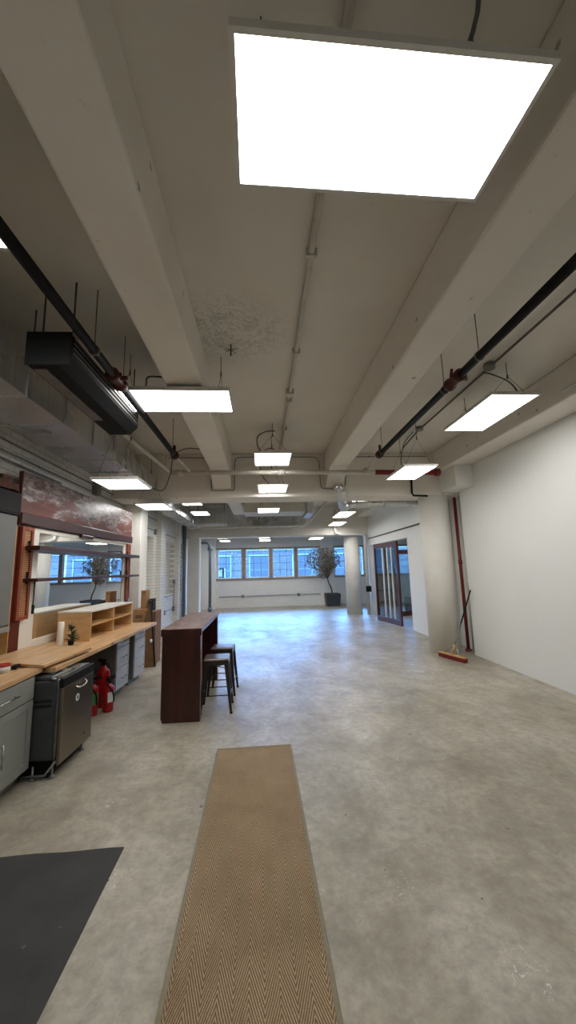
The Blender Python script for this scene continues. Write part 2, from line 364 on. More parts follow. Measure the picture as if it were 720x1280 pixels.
# far wall with window openings
wins = [(-2.02, -.91), (-.77, .32), (.45, 1.47), (1.6, 2.62), (3.3, 4.7), (4.85, 6.2), (6.35, 7.7)]; W0, W1 = 1.28, 2.60
mb = MB(); mb.box(XL-.3, XE, YF, YF+.3, 0, W0); mb.box(XL-.3, XE, YF, YF+.3, W1, ZC); X = XL-.3
for a, c in wins: mb.box(X, a, YF, YF+.3, W0, W1); X = c
mb.box(X, XE, YF, YF+.3, W0, W1)
struct('wall_far', mb, 'brick_xz', 'white painted brick wall under the band of windows at the far end')
struct('trim_3', bx(2.66, 3.26, YF-.16, YF, 0, ZC), 'wall_paint', 'white pier behind the potted tree between the far windows')
struct('trim_4', bx(XL, -2.08, YF-.35, YF, 0, ZC), 'wall_paint', 'white pier at the left end of the far windows')
for i, (a, c) in enumerate(wins):
    fr = MB(); t = .045
    fr.box(a, a+t, YF+.05, YF+.13, W0, W1).box(c-t, c, YF+.05, YF+.13, W0, W1).box(a+t, c-t, YF+.05, YF+.13, W0, W0+t).box(a+t, c-t, YF+.05, YF+.13, W1-t, W1)
    o = struct('window_%d' % (i+1), fr, 'white_metal', 'far window number counted from the left wall, wire gridded panes')
    o['label'] = ['leftmost far window beside the left pier', 'second far window from the left pier', 'third far window from the left, near middle', 'far window directly behind the potted tree crown', 'far window crossed by the round far column', 'far window right of the far column, seen past the glass door', 'far window in the side room'][i]
    g = MB()
    for k in (1, 2): x = a+t+(c-a-2*t)*k/3; g.box(x-.009, x+.009, YF+.08, YF+.10, W0+t, W1-t)
    for k in (1, 2, 3): z = W0+t+(W1-W0-2*t)*k/4; g.box(a+t, c-t, YF+.081, YF+.099, z-.009, z+.009)
    g.build('muntin', 'grey_pipe', o)
    bx(a+t, c-t, YF+.088, YF+.092, W0+t, W1-t).build('pane', 'window_glass', o)
mb = MB()
for a, c in ((-.91, -.77), (.32, .45), (1.47, 1.6), (4.7, 4.85), (6.2, 6.35)): mb.box(a, c, YF-.03, YF, W0, W1)
mb.box(-2.08, 2.66, YF-.05, YF, W0-.06, W0).box(3.26, XE, YF-.05, YF, W0-.06, W0).box(-2.08, 2.66, YF-.03, YF, W1, W1+.05).box(3.26, XE, YF-.03, YF, W1, W1+.05)
simple('mullion', srgb(134, 122, 112), .5)
struct('trim_5', mb, 'mullion', 'brown grey mullions and sill of the far window band')
# girders, beams, columns
struct('ceiling_girder', bx(XL, XR+.3, 7.0, 7.6, 3.02, ZC), 'beam_paint', 'white concrete girder crossing the room at the first column', .015)
struct('ceiling_girder', bx(XL, XE, 13.3, 13.9, 2.82, ZC), 'beam_paint', 'white concrete girder crossing the room at the far column', .015)
def beam(x0, x1, label, zb=3.44, hx=True):
    mb = MB()
    for y0, y1 in ((YB, 7.0), (7.6, 13.3), (13.9, YF)):
        pr = [(y0, ZC), (y0, zb), (y1-.55, zb), (y1, zb-.26), (y1, ZC)] if (hx and y1 == 7.0) else [(y0, ZC), (y0, zb), (y1, zb), (y1, ZC)]
        mb.hexa([(x0, y, z) for y, z in pr], [(x1, y, z) for y, z in pr])
    struct('ceiling_beam', mb, 'beam_paint', label, .02)
beam(-.91, -.56, 'long white concrete ceiling beam left of centre')
beam(1.24, 1.57, 'long white concrete ceiling beam right of centre')
beam(3.44, XR, 'white concrete beam along the top of the right wall', 3.46, False)
struct('ceiling_girder', bx(3.53, XR+.3, 6.38, 7.0, 3.06, 3.47), 'wall_paint', 'white boxed drop of the girder above the first round column', .008)
def column(x, y, r, h, label, oval=1):
    mb = MB().lathe((x, y, 0), [(r, 0), (r, h)], 40); return struct('column', mb, 'column_paint', label)
column(3.50, 7.28, .285, 3.03, 'thick round white column beside the right wall')
column(3.31, 13.62, .28, 2.83, 'round white column standing at the far girder')
struct('column', bx(-2.60, -2.2, 13.3, 13.7, 0, 2.83), 'column_paint', 'square white column at the far left beside the brick wall', .015)

# ================================================================== OUTSIDE
bd = thing('brick_building', 'pale brick building with blue windows seen outside the far windows', 'building', (0, 24, -4))
bx(-16, 22, 0, .5, 0, 7.22).build('facade', 'brick_out', bd)
bx(-16, 22, -.1, .55, 6.86, 7.15).build('sky_band', 'facade_trim', bd)  # lighter band added to stand in for the cyan strip of sky
for k, x in enumerate((-2.6, -.2, 2.55, 5.2, 7.6)):
    f = MB().box(x-.65, x-.57, -.06, 0, 4.6, 6.6).box(x+.57, x+.65, -.06, 0, 4.6, 6.6).box(x-.57, x+.57, -.06, 0, 6.52, 6.6).box(x-.57, x+.57, -.06, 0, 4.6, 4.7).box(x-.57, x+.57, -.05, 0, 5.6, 5.66).build('window', 'facade_trim', bd)
    bx(x-.57, x+.57, -.03, -.005, 4.7, 6.52).build('pane', 'facade_pane', f)
struct('ground_outside', bx(-20, 26, YF+.5, 40, -4.2, -4.0), 'asphalt', 'grey street ground outside the far windows')
ac = thing('condenser_unit', 'dark boxy condenser outside the leftmost far window', 'air conditioner', (-2.05, 18.3, -4))
bx(-.45, .25, -.25, .25, 0, 5.75).build('unit_stand', 'cab_inner', ac)
bx(-.42, .22, -.3, .25, 5.30, 5.78).build('casing', 'dark_body', ac); bx(-.36, .16, -.32, -.3, 5.36, 5.7).build('grille', 'grey_fin', ac)

# ================================================================== CEILING LIGHTS
PD = ()
def light(x0, x1, y0, y1, z, label, tilt=0, cord=None, hooks=None, group='hanging led light panels'):
    cx, cy = (x0+x1)/2, (y0+y1)/2; a, c = (x1-x0)/2, (y1-y0)/2
    t = thing('ceiling_light', label, 'ceiling light', (cx, cy, z), tilt, group); e = .018
    MB().box(-a, -a+e, -c, c, 0, .035).box(a-e, a, -c, c, 0, .035).box(-a+e, a-e, -c, -c+e, 0, .035).box(-a+e, a-e, c-e, c, 0, .035).box(-a+e, a-e, -c+e, c-e, .02, .034).build('frame', 'white_metal', t)
    bx(-a+e, a-e, -c+e, c-e, .006, .012).build('diffuser', 'panel_light', t)
    zt = ZC-z
    for s in (-1, 1):
        if a >= c: A, B, T = (s*a*.8, -c*.8, .035), (s*a*.8, c*.8, .035), (s*a*.8, 0, zt*.62)
        else: A, B, T = (-a*.8, s*c*.8, .035), (a*.8, s*c*.8, .035), (0, s*c*.8, zt*.62)
        MB().tube([A, T, B], .0028, 6).tube([T, (T[0], T[1], zt)], .004, 6).tube([(T[0], T[1], T[2]-.03), (T[0], T[1], T[2]+.02)], .008, 8).build('suspension_cable', 'cable_dark', t)
    if cord:
        MB().tube(cord(a, c, zt), .009, 8, 6).build('power_cord', 'cord_grey', t)
    bx(-.08, .08, -.05, .05, .034, .06).build('driver_box', 'white_metal', t)
    return t
cA = lambda a, c, z: [(-.05, .04, .045), (-.09, .12, z*.3), (.02, .2, z*.75), (.15, .1, z-.02)]
cB = lambda a, c, z: [(0, 0, .05), (-a*.7, .02, z*.35), (-a*.8, .0, z*.75), (-.1, 0, z-.03), (0.05, 0, z-.02)]
light(-.085, 1.05, .95, 1.46, 3.36, 'largest nearest light panel filling the top of the picture', R(1), lambda a, c, z: [(.25, -.1, .05), (.3, -.25, z*.5), (.1, -.35, z*.9), (-.2, -.38, z-.02)])
light(-1.44, -.285, 3.40, 3.92, 3.37, 'wide light panel under the left ceiling beam', 0, cA)
light(-.105, .48, 5.40, 6.1, 3.38, 'square light panel over the middle, just before the cross pipe', 0, cB)
light(-.06, .475, 6.37, 6.95, 3.09, 'square light panel hanging low against the first girder', 0, cB)
light(2.49, 3.05, 3.60, 4.69, 3.45, 'long light panel hung below the conduit near the right wall', 0, lambda a, c, z: [(.05, -.35, .04), (.2, -.3, z*.3), (.15, -.25, z*.7), (-.1, -.3, z-.06), (-.2, -.3, z-.05)])
light(2.14, 2.665, 5.26, 6.12, 3.12, 'light panel in front of the red cross pipe by the right column', 0, cA)
light(-2.03, -1.47, 4.45, 5.03, 2.76, 'light panel just beneath the duct over the counter', 0, None)
light(-2.3, -1.76, 6.8, 7.5, 2.88, 'light panel below the duct at the girder near the mirror end', 0, None)
light(-2.4, -1.285, 1.36, 1.86, 3.38, 'light panel cut off by the left picture edge below the ceiling', 0, lambda a, c, z: [(.3, 0, .05), (.5, -.05, z*.4), (.52, -.1, z*.8), (.5, -.3, z-.02)])
light(-.09, .41, 8.1, 8.75, 2.98, 'small light panel in front of the middle air conditioner', 0, None)
light(-1.84, -1.38, 8.25, 8.85, 3.2, 'light panel behind the first girder near the left duct', 0, cA)
light(-1.89, -1.43, 9.85, 10.47, 3.2, 'light panel before the cross duct on the left', 0, cA)
light(2.15, 2.68, 7.98, 8.76, 3.2, 'light panel behind the first girder above the round duct', 0, None)
light(2.2, 2.69, 10.28, 11.44, 3.2, 'light panel in second bay right of the round duct elbow', 0, cA)
light(2.33, 2.8, 11.95, 12.95, 3.12, 'light panel closest before the far column', 0, cA)
light(-1.72, -1.3, 14.0, 14.45, 2.86, 'nearer of two light panels at left beyond the far girder', 0, None)
light(-1.74, -1.33, 15.3, 16.0, 2.86, 'farther of two light panels at left beyond the far girder', 0, None)
light(-.13, .32, 14.1, 14.6, 2.86, 'nearer of two central light panels beyond the far girder', 0, None)
light(-.11, .36, 15.4, 16.2, 2.86, 'farther of two central light panels beyond the far girder', 0, None)
light(1.95, 2.5, 14.8, 15.7, 2.86, 'light panel beyond the far girder over the potted tree side', 0, None)
light(5.3, 6.4, 11.0, 11.6, 3.0, 'light panel hanging in the side room behind the glass doors', 0, None)

# ================================================================== PIPES, CONDUITS
def hangers(t, x, ys, z, r=.006):
    for y in ys:
        mb = MB(); mb.tube([(x, y, z), (x, y, ZC)], .004, 6); mb.lathe((x, y-.012, z), [(.042, 0), (.042, .02)], 14, 'y'); mb.build('hanger', 'cord_grey', t)
def sprinkler(x, label, yb, dx):
    t = thing('sprinkler_pipe', label, 'pipe', (x, 0, 0)); z = 3.36
    MB().tube([(0, -2, z), (0, 5.42, z)], .036, 14).build('pipe', 'black_pipe', t)
    hangers(t, 0, (1.2, 2.75, 3.35, 5.3), z)
    c = MB().lathe((0, yb, z), [(.04, -.12), (.06, -.11), (.06, -.07), (.045, -.06), (.05, .0), (.045, .06), (.06, .07), (.06, .11), (.04, .12)], 16, 'y')
    c.tube([(-.04, yb, z), (-.02, yb, z+.11)], .014, 8).tube([(.04, yb-.03, z), (.1, yb-.03, z)], .02, 8); c.box(-.07, .07, yb-.09, yb-.075, z-.02, z+.02); c.build('coupling', 'rust_red', t)
    MB().lathe((0, 5.44, z), [(.042, -.06), (.06, -.05), (.06, .02), (.04, .06)], 16, 'y').tube([(0, 5.4, z), (0, 5.4, z+.14)], .02, 8).build('end_coupling', 'rust_red', t)
    MB().tube([(0, 5.48, z), (dx*.3, 5.9, z+.01), (dx, 6.235, 3.335)], .024, 10, 4).build('branch_pipe', 'pipe_paint', t)
sprinkler(-1.27, 'black sprinkler pipe on the left between duct and beam', 3.2, .06)
sprinkler(1.83, 'black sprinkler pipe with red coupling right of the centre beams', 3.15, .06)
t = thing('cross_pipe', 'white pipe crossing the room in front of the first girder, red at its right end', 'pipe', (0, 6.3, 3.33))
MB().tube([(-1.52, 0, 0), (2.02, 0, -.025)], .04, 14).build('pipe', 'pipe_paint', t)
for x in (-1.38, .36, 1.87): MB().lathe((x, 0, -.01), [(.055, -.06), (.055, .06)], 14, 'x').build('fitting', 'pipe_paint', t)
tag(MB().tube([(2.02, 0, -.025), (3.2, 0, -.04)], .046, 14).lathe((2.72, 0, -.03), [(.06, -.05), (.06, .05)], 14, 'x').lathe((3.15, 0, -.035), [(.066, -.03), (.066, .05)], 14, 'x').build('red_section', 'red_paint', t), 'red painted right end section')
t = thing('wall_pipe', 'white pipe running diagonally beside the left duct below the ceiling', 'pipe')
MB().tube([(-1.86, 4.05, 3.50), (-1.8, 4.9, 3.47), (-1.55, 6.28, 3.35)], .032, 12).tube([(-1.58, 6.1, 3.37), (-1.58, 6.1, ZC)], .006, 6).tube([(-1.77, 5, 3.46), (-1.77, 5, ZC)], .006, 6).build('pipe', 'pipe_paint', t)
t = thing('ceiling_conduit', 'thin white conduit running down the middle of the ceiling', 'conduit')
MB().tube([(.38, -1, ZC-.03), (.38, 7.0, ZC-.03)], .021, 10).build('conduit', 'pipe_paint', t)
mb = MB()
for y in (2.3, 3.5, 4.6, 5.6): bx(.34, .42, y-.012, y+.012, ZC-.06, ZC).build('strap', 'pipe_paint', t)
bx(.33, .43, 4.35, 4.45, ZC-.07, ZC).build('conduit_box', 'pipe_paint', t)
t = thing('ceiling_conduit', 'thin grey conduit with junction boxes feeding the right light panels', 'conduit')
MB().tube([(2.58, -1, ZC-.05), (2.58, 5.72, ZC-.05), (2.6, 6.4, ZC-.1)], .013, 8).build('conduit', 'cord_grey', t)
MB().lathe((2.58, 3.72, ZC-.07), [(.06, 0), (.06, .06)], 16).lathe((2.58, 5.6, ZC-.07), [(.055, 0), (.055, .06)], 16).build('junction_box', 'outlet_grey', t)
gy = 6.975
t = thing('girder_conduit', 'thin dark conduit looping around the left beam end on the girder', 'conduit')
MB().tube([(-1.75, gy, 3.79), (-1.5, gy, 3.80), (-1.0, gy, 3.79)], .007, 8).tube([(-.94, gy, 3.5), (-.94, gy, 3.2), (-.9, gy, 3.155), (-.6, gy, 3.155), (-.51, gy, 3.19), (-.5, gy, 3.6), (-.48, gy, 3.75), (-.38, gy, 3.80), (.36, gy, 3.80)], .007, 8, 4).build('conduit', 'cord_grey', t)
t = thing('girder_conduit', 'thin dark conduit looping around the right beam end on the girder', 'conduit')
MB().tube([(.40, gy, 3.80), (.98, gy, 3.80), (1.1, gy, 3.76), (1.14, gy, 3.62), (1.15, gy, 3.25), (1.22, gy, 3.17), (1.5, gy, 3.165), (1.62, gy, 3.22), (1.65, gy, 3.4)], .007, 8, 4).tube([(1.62, gy, 3.80), (3.3, gy, 3.80)], .007, 8).build('conduit', 'cord_grey', t)
t = thing('flexible_cord', 'grey flexible cord arching from the left beam to the sprinkler run', 'cord')
MB().tube([(-.92, 3.6, 3.6), (-1.12, 3.62, 3.62), (-1.16, 3.66, 3.56), (-1.19, 3.72, 3.45), (-1.17, 3.8, 3.40)], .009, 8, 6).build('cord', 'cord_grey', t)
t = thing('flexible_cord', 'grey flexible cord arching off the left beam before the first girder', 'cord')
MB().tube([(-.92, 5.9, 3.6), (-1.2, 5.9, 3.62), (-1.4, 5.92, 3.5), (-1.46, 5.95, 3.2), (-1.6, 6.0, 2.95), (-1.9, 6.0, 3.09)], .009, 8, 6).build('cord', 'cord_grey', t)
t = thing('black_drain_pipe', 'bent black pipe at the girder above the right column', 'pipe')
MB().tube([(2.93, 6.9, 3.40), (2.93, 6.93, 3.06), (2.96, 6.94, 3.0), (3.24, 6.94, 2.99)], .02, 10).build('pipe', 'black_pipe', t)
t = thing('black_valve_stub', 'short black pipe stub hanging on the girder above the duct elbow', 'pipe')
MB().tube([(1.41, 6.96, 3.32), (1.41, 6.94, 3.12)], .022, 10).lathe((1.41, 6.94, 3.3), [(.03, 0), (.03, .04)], 12).build('pipe', 'black_pipe', t)
# ducts
def seams(mb, x0, x1, y0, y1, z0, z1, n, ax='y'):
    for k in range(n+1):
        q = (y0 if ax == 'y' else x0)+((y1-y0) if ax == 'y' else (x1-x0))*k/n; e = .012
        if ax == 'y': mb.box(x0-e, x1+e, q-.012, q+.012, z0-e, z1+e)
        else: mb.box(q-.012, q+.012, y0-e, y1+e, z0-e, z1+e)
    return mb
t = thing('air_duct', 'large rectangular galvanised duct along the left side below the ceiling', 'duct')
seams(bx(-2.47, -1.9, -1.5, 5.5, 3.1, 3.42), -2.47, -1.9, -1.2, 5.4, 3.1, 3.42, 11).build('duct_run', 'galvanised', t)
mb = MB().hexa([(-2.47, 5.5, 3.1), (-1.9, 5.5, 3.1), (-1.9, 5.5, 3.42), (-2.47, 5.5, 3.42)], [(-2.32, 5.8, 3.16), (-1.95, 5.8, 3.16), (-1.95, 5.8, 3.4), (-2.32, 5.8, 3.4)]); mb.build('reducer', 'galvanised', t)
seams(bx(-2.32, -1.95, 5.8, 6.96, 3.16, 3.4), -2.32, -1.95, 5.9, 6.9, 3.16, 3.4, 2).build('duct_run', 'galvanised', t)
[MB().tube([(x, y, 3.42), (x, y, ZC)], .006, 6).build('hanger_rod', 'cable_dark', t) for x in (-2.49, -1.88) for y in (1.5, 3.0, 4.6)]
t = thing('air_duct', 'galvanised duct continuing past the girder along the brick wall', 'duct')
seams(bx(-2.4, -2.02, 7.62, 12.05, 3.06, 3.42), -2.4, -2.02, 7.7, 11.9, 3.06, 3.42, 5).build('duct_run', 'galvanised', t)
[MB().tube([(x, y, 3.42), (x, y, ZC)], .006, 6).build('hanger_rod', 'cable_dark', t) for x in (-2.41, -2.0) for y in (8.4, 10.4)]
t = thing('air_duct', 'galvanised cross duct in front of the far girder', 'duct')
seams(bx(-2.4, 1.45, 12.1, 12.8, 3.06, 3.5), -2.3, 1.4, 12.1, 12.8, 3.06, 3.5, 4, 'x').build('duct_run', 'galvanised', t)
[MB().tube([(x, 12.09, 3.5), (x, 12.09, ZC)], .007, 6).build('hanger_rod', 'cable_dark', t) for x in (-1.2, .1, 1.2)]
t = thing('smoke_detector', 'small white box on the front of the cross duct', 'detector', (.55, 12.08, 3.42)); bx(-.1, .1, -.05, 0, -.05, .05).build('housing', 'box_white', t, .01); bx(-.03, .03, -.06, -.05, -.02, .02).build('sensor', 'outlet_grey', t)
t = thing('round_duct', 'round galvanised duct with elbow behind the first girder at right', 'duct')
MB().tube([(1.50, 6.72, 3.08), (1.53, 6.86, 2.94), (1.62, 7.25, 2.89), (1.78, 7.75, 2.92), (2.1, 7.95, 3.0), (3.86, 7.95, 3.05)], .085, 18, 5).build('duct_run', 'galvanised', t)
[MB().lathe((x, 7.95, 3.0+(x-2.1)*.03), [(.095, -.015), (.095, .015)], 18, 'x').build('collar', 'galvanised', t) for x in (2.1, 2.7, 3.3)]
MB().lathe((1.45, 6.72, 3.12), [(.1*math.sin(math.pi*k/12)+.002, -.1*math.cos(math.pi*k/12)) for k in range(13)], 20).build('elbow_ball', 'galvanised', t)
t = thing('vent_pipe', 'slim galvanised pipe under the round duct behind the girder', 'pipe')
MB().tube([(1.95, 8.25, 3.35), (2.0, 8.25, 3.3), (3.86, 8.25, 3.38)], .04, 12).build('pipe', 'galvanised', t)
t = thing('vent_pipe', 'insulated pipe slanting from the duct elbow back to the cross duct', 'pipe')
MB().tube([(1.62, 8.1, 3.3), (1.55, 12.0, 3.16), (1.35, 12.02, 3.04), (-1.95, 12.02, 3.03)], .035, 12).build('pipe', 'pipe_paint', t)
t = thing('ceiling_pipe', 'white pipes running above the light panels behind the girder at left', 'pipe')
MB().tube([(-1.15, 7.62, 3.72), (-1.05, 12.0, 3.7)], .04, 10).tube([(-1.35, 7.62, 3.76), (-1.55, 12.0, 3.74)], .025, 8).build('pipe', 'pipe_paint', t)
# air handlers
t = thing('air_conditioner', 'black suspended fan coil unit beside the left duct', 'air conditioner', (-1.52, 2.6, 3.15), R(-1))
MB().hexa([(-.15, 0, 0), (.07, 0, 0), (.15, 0, .08), (.15, 0, .25), (-.15, 0, .25)], [(-.15, 1.42, 0), (.07, 1.42, 0), (.15, 1.42, .08), (.15, 1.42, .25), (-.15, 1.42, .25)]).build('casing', 'dark_body', t, .006)
bx(-.13, -.04, .05, 1.0, -.008, .002).build('intake_panel', 'grey_fin', t)
mb = MB(); [mb.box(.13, .155, .04, 1.38, z, z+.014) for z in (.11, .15, .19, .225)]; mb.build('louvre', 'grey_fin', t)
bx(-.16, .16, -.012, 0, -.005, .255).build('end_cap', 'black_plastic', t, .004)
[MB().tube([(x, y, .25), (x, y, ZC-3.15)], .007, 6).build('hanger_rod', 'cable_dark', t) for x in (-.1, .12) for y in (.08, 1.34)]; bx(.1, .16, .04, .09, .22, .28).build('bracket', 'steel_pull', t)
t = thing('air_conditioner', 'beige suspended air handler in the middle behind the first girder', 'air conditioner', (.4, 9.3, 3.1))
bx(-.85, .75, .1, .9, 0, .3).build('casing', 'pipe_paint', t, .01); bx(-.9, .85, 0, .95, .3, .5).build('upper_casing', 'dark_body', t, .01)
mb = MB(); [mb.box(-.3, .8, -.02, 0, z, z+.025) for z in (.33, .37, .41, .45)]; mb.build('fin', 'grey_fin', t)
bx(.76, .95, .05, 1.0, -.05, .5).build('side_plenum', 'galvanised', t, .006)
[MB().tube([(x, y, .5), (x, y, ZC-3.1)], .007, 6).build('hanger_rod', 'cable_dark', t) for x in (-.8, .8) for y in (.1, .85)]

# right side risers
t = thing('riser_pipe', 'tall red pipe in the recess behind the round column', 'pipe', (3.93, 7.22, 0)); MB().tube([(0, 0, .02), (0, 0, 3.0)], .032, 12).build('pipe', 'red_paint', t)
mb = MB().lathe((0, 0, 1.7), [(.04, -.04), (.04, .04)], 12).lathe((0, 0, .04), [(.06, -.04), (.06, 0)], 12); mb.build('collar', 'red_paint', t)
t = thing('riser_pipe', 'slim pale pipe just right of the red riser', 'pipe', (4.03, 7.2, 0)); MB().tube([(0, 0, 0), (0, 0, 3.02)], .022, 12).build('pipe', 'white_metal', t)
t = thing('riser_pipe', 'short dark red pipe low at the edge of the right wall', 'pipe', (3.985, 7.08, 0)); MB().tube([(0, 0, 0), (0, 0, 1.2)], .018, 12).build('pipe', 'rust_red', t); MB().tube([(0, 0, 1.2), (0, 0, 1.3)], .024, 12).build('cap', 'yellow_wood', t)
t = thing('downpipe', 'white pipe beside the far round column with black box', 'pipe', (3.72, 13.25, 0))
MB().tube([(0, 0, 0), (0, 0, 2.74), (-.12, -.02, 2.84), (-.9, -.02, 2.84), (-1.05, -.02, 2.9), (-1.1, -.02, 3.1)], .06, 12).build('pipe', 'white_metal', t)
bx(-.08, .1, -.13, -.05, .78, .98).build('switch_box', 'black_plastic', t, .01)
t = thing('downpipe', 'grey blue drain pipe beyond the square far left column', 'pipe', (-2.0, 14.6, 0))
MB().tube([(0, 0, .0), (0, 0, 2.6), (-.1, 0, 2.72), (-.7, 0, 2.75)], .055, 12).lathe((0, 0, .25), [(.085, -.05), (.085, .05)], 12).lathe((0, 0, 2.5), [(.1, -.08), (.1, .08)], 12).build('pipe', 'grey_pipe', t)
t = thing('downpipe', 'blue grey pipe standing in the corner left of the square column', 'pipe', (-2.69, 13.2, 0)); MB().tube([(0, 0, 0), (0, 0, 3.86)], .055, 12).build('pipe', 'grey_pipe', t)
def conduit_wall(label, segs, boxes, loc):
    t = thing('wall_conduit', label, 'conduit', loc); mb = MB()
    for s in segs: mb.tube(s, .012, 8)
    mb.build('conduit', 'outlet_grey', t)
    for c in boxes: bx(*c).build('outlet_box', 'outlet_grey', t, .005)
conduit_wall('thin conduit along the far wall under the windows with two outlet boxes', [[(-1.95, 0, .5), (2.6, 0, .5)]], [(-.95, -.83, -.04, .03, .43, .56), (1.55, 1.68, -.04, .03, .43, .56)], (0, YF-.03, 0))
conduit_wall('black conduit with outlets low on the left brick wall', [[(0, 10.6, 1.0), (0, 10.6, .55), (0, 13.1, .55)], [(0, 12.0, 1.35), (0, 12.0, .55)], [(0, 10.6, .95), (0, 12.0, .95)]], [(-.03, .04, 10.75, 10.9, .47, .6), (-.03, .04, 11.9, 12.06, .47, .6), (-.03, .04, 11.93, 12.05, 1.3, 1.42)], (XL+.03, 0, 0))
conduit_wall('pair of thin conduits high on the left brick wall', [[(0, 8.06, 2.72), (0, 10.0, 2.72)], [(0, 8.06, 3.0), (0, 10.0, 3.0)], [(0, 10.55, 2.72), (0, 12.1, 2.72)]], [(-.03, .03, 9.8, 9.9, 2.62, 2.76)], (XL+.02, 0, 0))
conduit_wall('conduits along the left brick wall above the bar back', [[(0, 0, 3.0), (0, 7.6, 2.98)], [(0, 0, 3.12), (0, 7.6, 3.1)], [(0, 2.0, 2.9), (0, 5.2, 2.9)]], [(-.03, .06, 6.2, 6.35, 2.95, 3.2), (-.03, .05, 3.4, 3.5, 2.88, 3.02)], (XL+.03, 0, 0))
t = thing('cable_trunking', 'thin dark cable line along the top of the right wall opening', 'conduit', (XR-.02, 0, 0)); MB().tube([(0, 7.75, 2.66), (0, 13.2, 2.66)], .016, 8).build('conduit', 'cable_dark', t)
t = thing('corner_strip', 'dark wooden strip on the wall just past the round column', 'strip', (XR-.015, 8.75, 0)); bx(0, .015, -.02, .02, .0, 1.85).build('strip', 'mullion', t)
t = thing('conduit_stub', 'short white conduit stub on the right wall beam', 'conduit', (3.43, 0, 3.5)); MB().tube([(-.02, 3.3, .05), (-.02, 3.72, .05)], .018, 10).lathe((-.02, 3.3, .05), [(.03, -.03), (.03, .03)], 10, 'y').build('conduit', 'pipe_paint', t)
# strange broken stuff on ceiling: patch with wires
t = thing('ceiling_hook', 'rusty hook with wire tuft on the stained ceiling patch', 'hook', (-.28, 3.45, ZC)); mb = MB().tube([(0, 0, 0), (0, 0, -.12)], .008, 6)
for k in range(8):
    a = k*.8; mb.tube([(0, 0, -.06), (.07*math.cos(a), .07*math.sin(a), -.05-.01*(k % 3))], .0025, 5)
mb.build('hook', 'cable_dark', t)

# ================================================================== RUG AND MAT
t = thing('runner_rug', 'long tan herringbone sisal runner rug on the concrete floor', 'rug', (-.08, 1.9, 0), R(.6))
bx(-.325, .325, -1.9, 1.875, .002, .012).build('pile', 'sisal', t)
MB().box(-.345, -.322, -1.9, 1.9, .001, .015).box(.322, .345, -1.9, 1.9, .001, .015).box(-.322, .322, 1.872, 1.9, .001, .015).build('border', 'rug_border', t, .004)
n = 24; mb = MB(); top = []
for k in range(n+1): top.append((-.866-2.1*k/n, 2.609+.004*math.sin(k*1.3)-.0004*k))
mb.poly([(-.866, 0.2)]+[(-.866, 1.5)]+top+[(-2.966, .2)], .001, .006)
o = mb.build('floor_mat', 'black_mat'); tag(o, 'flat black floor mat at the lower left on the concrete', 'mat')

# ================================================================== ISLAND AND STOOLS
t = thing('bar_table', 'tall dark mahogany bar table standing in the middle left', 'bar table', (-1.15, 4.49, 0), R(-.2))
W, L, Hh = .43, 1.66, 1.0
MB().hexa([(.02, 0, 0), (W, 0, 0), (W, 0, Hh-.045), (0, 0, Hh-.045), (0, 0, .05)], [(.02, .07, 0), (W, .07, 0), (W, .07, Hh-.045), (0, .07, Hh-.045), (0, .07, .05)]).build('end_panel', 'mahogany', t, .003)
bx(W*.5-.003, W*.5+.003, -.003, 0, .0, Hh-.08).build('seam_strip', 'stile_dark', t)
bx(0, W, L-.07, L, 0, Hh-.045).build('end_panel', 'mahogany', t, .003)
bx(-.012, W+.015, -.012, L+.012, Hh-.045, Hh+.005).build('tabletop', 'worn_top', t, .005)
bx(-.012, W+.015, -.015, -.012, Hh-.075, Hh-.0).build('edge_band', 'mahogany', t)
bx(.03, .05, .07, L-.07, 0, Hh-.045).build('back_panel', 'mahogany', t)
MB().box(.33, .355, .07, .6, .0, Hh-.13).build('inner_panel', 'inner_panel', t)
bx(.06, .13, .07, L-.07, Hh-.13, Hh-.045).build('rail', 'mahogany', t)
def stool(loc, rz, label):
    t = thing('bar_stool', label, 'stool', loc, rz, 'metal bar stools at the bar table'); h = .61; a = .145; b = .19
    MB().hexa([(-a-.01, -a-.01, h-.028), (a+.01, -a-.01, h-.028), (a+.01, a+.01, h-.028), (-a-.01, a+.01, h-.028)], [(-a, -a, h), (a, -a, h), (a, a, h), (-a, a, h)]).build('seat', 'seat_metal', t, .012)
    mb = MB()
    for s in (-1, 1):
        mb.box(-a, a, s*a-.003, s*a+.003, h-.075, h-.025); mb.box(s*a-.003, s*a+.003, -a, a, h-.075, h-.025)
    mb.build('apron', 'gunmetal', t)
    for sx in (-1, 1):
        for sy in (-1, 1):
            def sec(x, y, z, w1):
                return [(x*sx, y*sy, z), ((x-w1)*sx, y*sy, z), ((x-w1)*sx, (y-.006)*sy, z), ((x-.006)*sx, (y-.006)*sy, z), ((x-.006)*sx, (y-w1)*sy, z), (x*sx, (y-w1)*sy, z)]
            lg = MB().hexa(sec(b, b, 0.01, .026), sec(a+.002, a+.002, h-.03, .055)).build('leg', 'gunmetal', t)
            MB().lathe(((b-.012)*sx, (b-.012)*sy, 0), [(.016, 0), (.018, .02)], 10).build('foot', 'black_plastic', lg)
    for z, ax in ((.2, 0), (.2, 1)):
        q = b-(b-a)*z/h-.008; mb = MB()
        for s in (-1, 1):
            if ax == 0: mb.tube([(-q, s*q, z), (q, s*q, z)], .006, 8)
            else: mb.tube([(s*q, -q, z-.03), (s*q, q, z-.03)], .006, 8)
        mb.build('stretcher', 'gunmetal', t)
    MB().tube([(-.12, -.12, h-.12), (.12, .12, h-.12)], .005, 6).tube([(-.12, .12, h-.12), (.12, -.12, h-.12)], .005, 6).build('brace', 'gunmetal', t)
    return t
s0 = stool((-.575, 4.86, 0), R(2), 'nearer dark metal backless stool beside the bar table')
